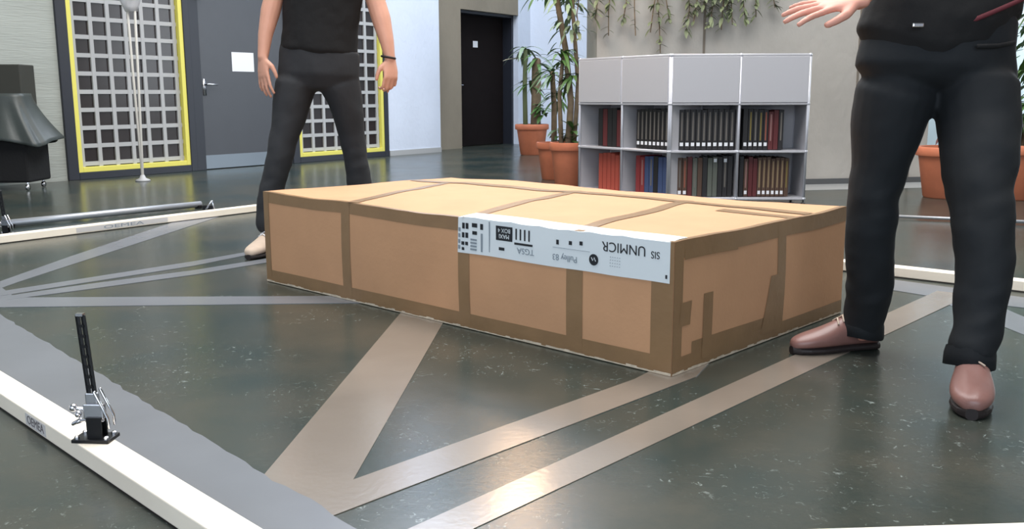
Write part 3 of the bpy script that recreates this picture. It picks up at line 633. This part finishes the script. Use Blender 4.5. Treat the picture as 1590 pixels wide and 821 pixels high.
# hanging vine along the top of the concrete wall
vy = 8.0; t = thing('hanging_vine', 'creeping green vine hanging down the pale concrete wall above the grey shelves', 'plant', at(1060, -250, vy))
o0 = t.location.copy(); rd_ = random.Random(5)
def wally(u): return Qa.y+(u-905)/(1262-905)*(Q0.y-Qa.y)-.10
strands = [(925, 30), (948, 55), (968, 40), (985, 55), (1012, 50), (1026, 82), (1040, 36), (1062, 52), (1078, 36), (1105, 40), (1120, 46), (1138, 38), (1155, 30), (1175, 26), (1195, 12), (900, 60), (1090, 20), (1128, 15), (1108, 10)]
bm = nb(); bl = nb()
for u, v in strands:
    y = wally(u); pe = at(u, v, y); top = at(u+rd_.uniform(-30, 30), -260, y); pts = []
    for i in range(9):
        f_ = i/8; p = top.lerp(pe, f_); p.x += .07*noise.noise(V((u*.1, f_*3, 0))); pts.append(p-o0)
    tube(bm, pts, [.005]*9, 5)
    for k in range(70 if u > 1060 else 34):
        f_ = rd_.random()**.7*8; i = min(7, int(f_)); p = pts[i].lerp(pts[i+1], f_-i); a = rd_.random()*2*PI
        leaf_blade(bl, p, (math.cos(a), -abs(math.sin(a))*.5, rd_.uniform(-1, .2)), rd_.uniform(.04, .09), .035, .3, 3)
obj('stems', bm, M_trunk, t); obj('leaves', bl, mat('leaf_dusty', (104, 114, 84), .6, var=.2, vscale=4), t)
# ------------------------------------------------------------------ people
def hand(bm, wrist, d, nrm, side, curl=.4, spread=.12, s=1.0, thumb=.5):
    """palm + five fingers. d: direction of the fingers, nrm: back of the hand, side: +1 thumb on the +s side"""
    d = V(d).normalized(); nrm = (V(nrm)-d*V(nrm).dot(d)).normalized(); sd = d.cross(nrm).normalized()*side; wrist = V(wrist)
    tube(bm, [wrist-d*.02*s, wrist+d*.02*s, wrist+d*.055*s, wrist+d*.088*s], [(.027*s, .018*s), (.034*s, .017*s), (.041*s, .015*s), (.039*s, .012*s)], 16, hint=nrm)
    spec = [(.030, .086, .072, .0085), (.010, .092, .080, .009), (-.010, .089, .074, .0085), (-.029, .080, .058, .0075)]
    for k, (off, st, ln, r) in enumerate(spec):
        fd_ = (d + sd*spread*(1.5-k)).normalized(); p = wrist+sd*off*s+d*(st-.02)*s; pts = [p]; cur = fd_.copy(); ang = curl*(1+.08*k)
        for seg, fr in enumerate((.02/ln+.42, .33, .25)):
            ax = cur.cross(nrm).normalized(); rot = Matrix.Rotation(-(ang*(.45, 1, .8)[seg]), 3, ax); cur = (rot @ cur).normalized()
            if seg == 0: pts.append(p+fd_*.02*s)
            pts.append(pts[-1]+cur*ln*fr*s)
        tube(bm, pts, [r*s*1.12, r*s*1.1, r*s, r*s*.92, r*s*.8], 10, hint=nrm)
    p = wrist+sd*.022*s+d*.018*s-nrm*.004; q = p+(sd*.9+d*.75-nrm*.25).normalized()*.040*s; e = q+(d*1.0+sd*.35*thumb*2-nrm*.3).normalized()*.032*s; f_ = e+(d*1.0-nrm*.3+sd*.1).normalized()*.026*s
    tube(bm, [p, q, e, f_], [.015*s, .0125*s, .0105*s, .0088*s], 10, hint=nrm)
def head(bm, c, f, s=1.0):
    """sculpted head, c = centre of the skull, f = looking direction"""
    f = V(f).normalized(); r = f.cross(V((0, 0, 1))).normalized(); u = r.cross(f).normalized(); c = V(c)
    def P(x, y, z): return c + (r*x + f*y + u*z)*s
    def ell(p, rx, ry, rz):
        t_ = nb(); bmesh.ops.create_uvsphere(t_, u_segments=20, v_segments=14, radius=1)
        M_ = Matrix(((r.x*rx*s, f.x*ry*s, u.x*rz*s, P(*p).x), (r.y*rx*s, f.y*ry*s, u.y*rz*s, P(*p).y), (r.z*rx*s, f.z*ry*s, u.z*rz*s, P(*p).z), (0, 0, 0, 1)))
        t_.transform(M_); me = bpy.data.meshes.new('t'); t_.to_mesh(me); t_.free(); bm.from_mesh(me); bpy.data.meshes.remove(me)
    ell((0, -.01, .03), .075, .095, .085); ell((0, .018, -.035), .058, .068, .08); ell((0, .058, -.092), .026, .024, .022)
    ell((0, .086, -.012), .011, .014, .026); ell((0, .094, -.030), .015, .015, .011); ell((0, .075, .022), .055, .016, .012)
    ell((0, .080, -.060), .024, .011, .006); ell((0, .078, -.069), .020, .012, .007)
    for sx in (-1, 1):
        ell((sx*.076, -.008, -.012), .009, .018, .031); ell((sx*.035, .062, -.028), .026, .022, .022); ell((sx*.030, .074, .002), .013, .009, .008)
    return P
def shoe(par, heel, toe, m, msole, s=1.0, lift=0, laces=True, toe_up=0):
    heel, toe = V((heel[0], heel[1], 0)), V((toe[0], toe[1], 0)); d = toe-heel; L_ = d.length; d.normalize(); sd = V((d.y, -d.x, 0))
    prof = [(0, .026, .075), (.04, .034, .100), (.14, .037, .105), (.28, .037, .100), (.42, .041, .088), (.56, .047, .070), (.70, .050, .055), (.84, .045, .045), (.94, .033, .036), (1.0, .014, .026)]
    def build(z0, z1f, grow, n=18):
        bm = nb(); R = []
        for f_, hw, hh in prof:
            zt = z1f(hh); ring = []
            for k in range(n):
                a = 2*PI*k/n; c_, s_ = math.cos(a), math.sin(a); c_ = math.copysign(abs(c_)**.75, c_)
                z = (z0+zt)/2+(zt-z0)/2*math.copysign(abs(s_)**.75, s_); wf = 1 if z < (z0+zt)/2 else 1-.35*((z-(z0+zt)/2)/((zt-z0)/2+1e-6))**2
                ring.append(bm.verts.new(heel+d*(L_*(f_*(1+2*grow)-grow))+sd*(hw*s*(.93 if grow else 1))*c_*(1 if grow else wf)+V((0, 0, z+lift))))
            R.append(ring)
        for a, b in zip(R, R[1:]):
            for k in range(n): bm.faces.new((a[k], a[(k+1) % n], b[(k+1) % n], b[k]))
        bm.faces.new(R[0]); bm.faces.new(R[-1][::-1]); return bm
    o = obj('shoe', build(.018*s, lambda h: .02*s+h*s, 0), m, par, smooth=True); sb = o.modifiers.new('s', 'SUBSURF'); sb.levels = 1; sb.render_levels = 2
    bm = build(0.0, lambda h: .026*s, -.004); obj('sole', bm, msole, o, smooth=False)
    if laces:
        bm = nb()
        for k in range(4):
            f_ = .30+.06*k; hh = (.10, .094, .086, .078)[k]*s+.029*s+lift; c_ = heel+d*L_*f_
            tube(bm, [c_+sd*.024*s+V((0, 0, hh-.014)), c_+V((0, 0, hh)), c_-sd*.024*s+V((0, 0, hh-.014))+d*.01], [.0028]*3, 6)
        obj('laces', bm, M_suede if m == M_leather else M_paper, o, smooth=True)
    return o
def ripple(o, amp, freq, zr=None):
    """cloth folds: push the vertices of a garment along their normals"""
    me = o.data; me.calc_loop_triangles()
    ns = [v.normal.copy() for v in me.vertices]
    for v, n in zip(me.vertices, ns):
        k = 1.0
        if zr: k = zr(v.co.z)
        e = noise.noise(V((v.co.x*freq*.6+4, v.co.y*freq*.6, v.co.z*freq*1.1+v.co.x*freq*1.3)))+.4*noise.noise(V((v.co.x*freq*1.6, v.co.y*freq*1.6+7, v.co.z*freq*3.0-v.co.x*freq)))
        v.co += n*(e*amp*k)
# --- person on the right ------------------------------------------------
pr = thing('person', 'person in black shirt, dark jeans and brown leather shoes, one open hand held out', 'person', (1.2, 2.72, 0))
OR = Matrix.Translation(-V(pr.location))
kA = at(1523, 372, 2.50); hA = at(1516, 165, 2.68); aA = at(1508, 555, 2.44)
kB = at(1362, 335, 2.78); hB = at(1392, 165, 2.74); aB = at(1338, 505, 2.90)
pel = at(1458, 95, 2.74); wai = at(1484, 5, 2.76); che = at(1505, -130, 2.80); nek = at(1515, -260, 2.80); hc_ = at(1500, -345, 2.74)
sL = che+V((-.17, -.04, .16)); sR = che+V((.19, .04, .16)); look = V((-.75, -.6, -.25))
wrL = at(1330, 2, 2.50); elL = at(1400, -75, 2.62)
wrR = V((1.66, 2.50, 1.08)); elR = V((1.66, 2.86, 1.06))
bm = nb()
tube(bm, [hA, kA, aA, aA-V((0, 0, .03))], [.07, .042, .032, .032], 16); tube(bm, [hB, kB, aB, aB-V((0, 0, .03))], [.07, .042, .032, .032], 16)
tube(bm, [pel-V((0, 0, .03)), pel, wai, che, che+V((0, 0, .14))], [(.15, .10), (.16, .11), (.145, .10), (.165, .11), (.13, .08)], 20, hint=V((0, 1, 0)))
tube(bm, [che+V((0, 0, .12)), nek, hc_-V((0, 0, .06))], [.062, .056, .052], 14)
tube(bm, [sL, sL.lerp(elL, .5), elL, elL.lerp(wrL, .35), wrL], [.055, .048, .04, .038, .026], 14); tube(bm, [sR, sR.lerp(elR, .5), elR, elR.lerp(wrR, .35), wrR], [.055, .048, .04, .038, .026], 14)
hand(bm, wrL, at(1245, 14, 2.50)-wrL, V((.1, -.35, .9)), -1, .16, .26, 1.02)
hand(bm, wrR, (wrR-elR)+V((-.1, 0, -.1)), V((.9, 0, .4)), -1, .5, .1)
PH = head(bm, hc_, look); bm.transform(OR)
remeshed('body', bm, M_skin2, pr, .0048, 3)
bm = nb()
for sx in (-1, 1): ball(bm, PH(sx*.031, .079, -.006), .0105, 10)
bm.transform(OR); ey = obj('eyes', bm, M_eye, pr, smooth=True)
bm = nb()
for sx in (-1, 1): ball(bm, PH(sx*.031, .0865, -.006), .0055, 8)
bm.transform(OR); obj('irises', bm, M_hair, ey, smooth=True)
bm = nb(); ball(bm, PH(0, -.022, .045), .092, 18, (1, 1.05, .95)); ball(bm, PH(0, -.055, -.01), .078, 14); bm.transform(OR); remeshed('hair', bm, M_hair, pr, .01, 2)
# jeans
def legtube(bm, pts, rad): tube(bm, pts, rad, 18, hint=V((0, 1, 0)))
bm = nb()
legtube(bm, [at(1515, 140, 2.70), at(1520, 200, 2.66), at(1521, 250, 2.60), at(1520, 300, 2.56), at(1525, 350, 2.52), at(1529, 400, 2.50), at(1524, 450, 2.48), at(1521, 500, 2.46), at(1508, 548, 2.44)], [(.113, .116), (.109, .112), (.098, .102), (.089, .092), (.077, .085), (.071, .080), (.068, .076), (.066, .074), (.060, .066)])
legtube(bm, [at(1392, 140, 2.74), at(1377, 200, 2.76), at(1367, 250, 2.77), at(1358, 300, 2.78), at(1352, 350, 2.79), at(1350, 400, 2.82), at(1348, 450, 2.85), at(1340, 505, 2.89)], [(.112, .112), (.100, .110), (.081, .10), (.073, .086), (.070, .082), (.070, .078), (.068, .076), (.061, .066)])
tube(bm, [at(1450, 136, 2.72), at(1452, 112, 2.73), at(1458, 60, 2.74), at(1472, 10, 2.75)], [(.185, .10), (.228, .13), (.215, .13), (.20, .125)], 24, hint=V((0, 1, 0)), caplen=.2)
bm.transform(OR); o = remeshed('jeans', bm, M_jean, pr, .007, 12); ripple(o, .0075, 8, lambda z: .45+1.3*math.exp(-((z-.2)/.12)**2)+.9*math.exp(-((z-.5)/.09)**2))
# cuffs
for c_, r, hh in ((at(1508, 550, 2.44), .063, .026), (at(1340, 508, 2.89), .064, .026)):
    c_ = c_-V(pr.location); bm = nb(); R = []
    for (rr, z) in ((r*.96, hh), (r*1.03, hh*.3), (r*1.05, -hh), (r*.97, -hh*1.05), (r*.95, -hh*.2)):
        R.append([bm.verts.new(c_+V(((rr+.004*math.sin(3*a))*math.cos(a), (rr+.004*math.sin(2*a))*math.sin(a), z+.006*math.sin(2*a)))) for a in [2*PI*k/28 for k in range(28)]])
    for a, b in zip(R, R[1:]):
        for k in range(28): bm.faces.new((a[k], a[(k+1) % 28], b[(k+1) % 28], b[k]))
    obj('cuff', bm, M_jean, pr, smooth=True)
# shirt
bm = nb()
tube(bm, [at(1440, 84, 2.735), at(1456, 45, 2.74), at(1478, 0, 2.755), at(1490, -60, 2.77), che, che+V((0, 0, .12)), che+V((0, 0, .17))], [(.215, .135), (.218, .142), (.20, .138), (.195, .135), (.205, .14), (.19, .12), (.10, .08)], 24, hint=V((0, 1, 0)))
tube(bm, [sL+V((.01, 0, -.01)), che+V((0, 0, .15)), sR+V((-.01, 0, -.01))], [.072, .082, .072], 16)
tube(bm, [sL, sL.lerp(elL, .55)], [.075, .062], 16); tube(bm, [sR, sR.lerp(elR, .55)], [.075, .062], 16)
bm.transform(OR)
for v in bm.verts:
    if v.co.z < 1.0 and v.co.x > -.1: v.co.z += max(0, (v.co.x+.05))*.42*max(0, min(1, (1.03-v.co.z)/.1))
o = remeshed('shirt', bm, M_shirt, pr, .008, 4); ripple(o, .004, 9)
bm = nb(); c_ = at(1500, 28, 2.74)-V(pr.location); R = []
for rr, z in ((1, -.005), (1.015, 0), (1, .009)):
    R.append([bm.verts.new(c_+V(((.216*rr)*math.cos(a), (.139*rr)*math.sin(a), z+.09*math.cos(a)))) for a in [-.5*PI-1.0+2.6*k/20 for k in range(21)]])
for a, b in zip(R, R[1:]):
    for k in range(20): bm.faces.new((a[k], a[k+1], b[k+1], b[k]))
o = obj('shirt_hem', bm, M_maroon, pr, smooth=True); sm = o.modifiers.new('s', 'SOLIDIFY'); sm.thickness = .004
c_ = at(1425, 39, 2.59)-V(pr.location); bm = nb(); box(bm, c_, (.03, .012, .012)); obj('belt_buckle', bm, M_chrome, pr, bevel=.003)
bm = nb(); p0 = at(1518, 72, 2.59)-V(pr.location); p1 = at(1575, 66, 2.66)-V(pr.location); tube(bm, [p0, p0.lerp(p1, .5)+V((0, -.012, -.004)), p1], [(.004, .006)]*3, 8); obj('pocket_seam', bm, M_coverd, pr, smooth=True)
inr = lambda p: (p[0]-pr.location.x, p[1]-pr.location.y)
shoe(pr, inr((1.268, 2.515)), inr((1.145, 2.245)), M_leather, M_sole, 1.12)
shoe(pr, inr((1.170, 2.935)), inr((.875, 2.865)), M_leather, M_sole, 1.0)
# --- person on the left -------------------------------------------------
pl = thing('person', 'person in black shirt and charcoal trousers standing behind the big carton, arms hanging', 'person', (-1.0, 4.95, 0))
OL = Matrix.Translation(-V(pl.location))
hipA = at(459, 140, 4.93); kneA = at(434, 245, 4.88); ankA = V((-1.262, 4.83, .09))
hipB = at(530, 140, 4.98); kneB = at(553, 245, 5.03); ankB = V((-.80, 5.08, .09))
pel = at(491, 112, 4.95); wai = at(497, 55, 4.95); che = at(502, -35, 4.95); nek = at(503, -112, 4.95); hd = at(504, -152, 4.91)
sA = che+V((-.20, .0, .09)); sB = che+V((.20, 0, .09))
elA = at(429, -18, 4.94); wrA = at(408, 91, 4.86); elB = at(578, -15, 4.98); wrB = at(606, 93, 4.93); foA = (at(420, 18, 4.92), at(412, 55, 4.89)); foB = (at(592, 30, 4.96), at(601, 66, 4.94))
bm = nb()
tube(bm, [hipA, kneA, ankA, ankA-V((0, 0, .02))], [.07, .042, .032, .032], 16); tube(bm, [hipB, kneB, ankB, ankB-V((0, 0, .02))], [.07, .042, .032, .032], 16)
tube(bm, [pel.lerp(wai, .25), pel.lerp(wai, .5), wai, che, che+V((0, 0, .12))], [(.14, .09), (.16, .10), (.145, .10), (.17, .11), (.13, .08)], 20, hint=V((0, 1, 0)))
tube(bm, [che+V((0, 0, .1)), nek, hd-V((0, 0, .05))], [.06, .055, .05], 14)
for s_, e_, w_, fo in ((sA, elA, wrA, foA), (sB, elB, wrB, foB)):
    tube(bm, [s_, s_.lerp(e_, .5), e_, fo[0], fo[1], w_], [.060, .058, .050, .050, .037, .026], 14)
hand(bm, wrA, V((.03, -.12, -1)), V((-.6, -.8, 0)), -1, .25, .10, 1.03); hand(bm, wrB, V((.03, -.15, -1)), V((.6, -.8, 0)), 1, .95, .06, 1.05)
PH = head(bm, hd, V((.5, -.85, -.15))); bm.transform(OL); remeshed('body', bm, M_skin, pl, .0055, 3)
bm = nb()
for sx in (-1, 1): ball(bm, PH(sx*.031, .079, -.006), .0105, 10)
bm.transform(OL); ey = obj('eyes', bm, M_eye, pl, smooth=True)
bm = nb()
for sx in (-1, 1): ball(bm, PH(sx*.031, .0865, -.006), .0055, 8)
bm.transform(OL); obj('irises', bm, M_hair, ey, smooth=True)
bm = nb(); ball(bm, PH(0, -.022, .045), .092, 18, (1, 1.05, .95)); ball(bm, PH(0, -.055, -.01), .078, 14); bm.transform(OL); remeshed('hair', bm, M_hair, pl, .01, 2)
bm = nb()
tube(bm, [at(459, 132, 4.94), at(454, 155, 4.93), at(449, 180, 4.92), at(443, 205, 4.90), at(434, 245, 4.88), at(425, 280, 4.87), at(420, 305, 4.86), V((-1.262, 4.84, .14))], [(.105, .115), (.098, .11), (.090, .10), (.077, .09), (.068, .082), (.063, .076), (.062, .075), (.06, .07)], 18, hint=V((0, 1, 0)))
tube(bm, [at(528, 132, 4.97), at(536, 155, 4.98), at(541, 180, 4.99), at(546, 205, 5.01), at(553, 245, 5.03), at(558, 280, 5.04), at(562, 305, 5.05), V((-.80, 5.08, .14))], [(.108, .115), (.092, .11), (.079, .10), (.070, .09), (.063, .082), (.064, .078), (.063, .076), (.06, .07)], 18, hint=V((0, 1, 0)))
tube(bm, [at(496, 137, 4.95), at(495, 116, 4.95), at(496, 84, 4.95), at(497, 74, 4.95)], [(.17, .095), (.212, .13), (.207, .128), (.203, .125)], 24, hint=V((0, 1, 0)), caplen=.15)
bm.transform(OL); o = remeshed('trousers', bm, M_trou, pl, .008, 18); ripple(o, .006, 8, lambda z: .6+1.0*math.exp(-((z-.3)/.2)**2))
bm = nb(); tube(bm, [at(496, 78, 4.95), at(498, 40, 4.95), at(501, 0, 4.95), che, che+V((0, 0, .09)), che+V((0, 0, .14))], [(.198, .138), (.193, .135), (.198, .135), (.22, .14), (.20, .12), (.1, .08)], 24, hint=V((0, 1, 0)))
tube(bm, [sA+V((.01, 0, -.01)), che+V((0, 0, .12)), sB+V((-.01, 0, -.01))], [.078, .085, .078], 16)
tube(bm, [sA+V((.0, 0, .0)), sA.lerp(elA, .5)], [.082, .073], 16); tube(bm, [sB, sB.lerp(elB, .5)], [.082, .073], 16)
bm.transform(OL); o = remeshed('shirt', bm, M_shirt, pl, .008, 4); ripple(o, .004, 9)
bm = nb(); c_ = at(603, 89, 4.935)-V(pl.location); n = 20; R = []
for k in range(n):
    a = 2*PI*k/n; R.append(c_+V((.034*math.cos(a), .034*math.sin(a), -.006*math.cos(a))))
tube(bm, R+[R[0]], [.006]*(n+1), 8); obj('bracelet', bm, M_sole, pl, smooth=True)
inl = lambda p: (p[0]-pl.location.x, p[1]-pl.location.y)
shoe(pl, inl((-1.235, 4.90)), inl((-1.315, 4.63)), M_suede, M_sole, 1.05); shoe(pl, inl((-.80, 5.15)), inl((-.78, 4.87)), M_suede, M_sole, 1.05)
# ------------------------------------------------------------------ pendant lamp (seen mirrored in the pale floor strip)
t = thing('pendant_lamp', 'warm round pendant lamp mirrored as a bright spot in the pale floor strip', 'lamp', (.06, 7.5, 2.62))
bm = nb(); ball(bm, (0, 0, 0), .2, 20); eg = bpy.data.materials.new('warm_globe'); eg.use_nodes = True; eb = eg.node_tree.nodes['Principled BSDF']
eb.inputs['Emission Color'].default_value = (1, .62, .34, 1); eb.inputs['Emission Strength'].default_value = 26; obj('globe', bm, eg, t, smooth=True)
bm = nb(); lathe(bm, [(.05, .19), (.05, .22), (.012, .25)], n=18); tube(bm, [(0, 0, .24), (0, 0, 3.9)], [.005, .005], 8); obj('cord', bm, M_black, t)
pl_ = bpy.data.lights.new('pendant_glow', 'POINT'); pl_.energy = 10; pl_.color = (1, .66, .40); pl_.shadow_soft_size = .2
o = bpy.data.objects.new('pendant_glow', pl_); C.objects.link(o); o.location = (.06, 7.25, 2.5)
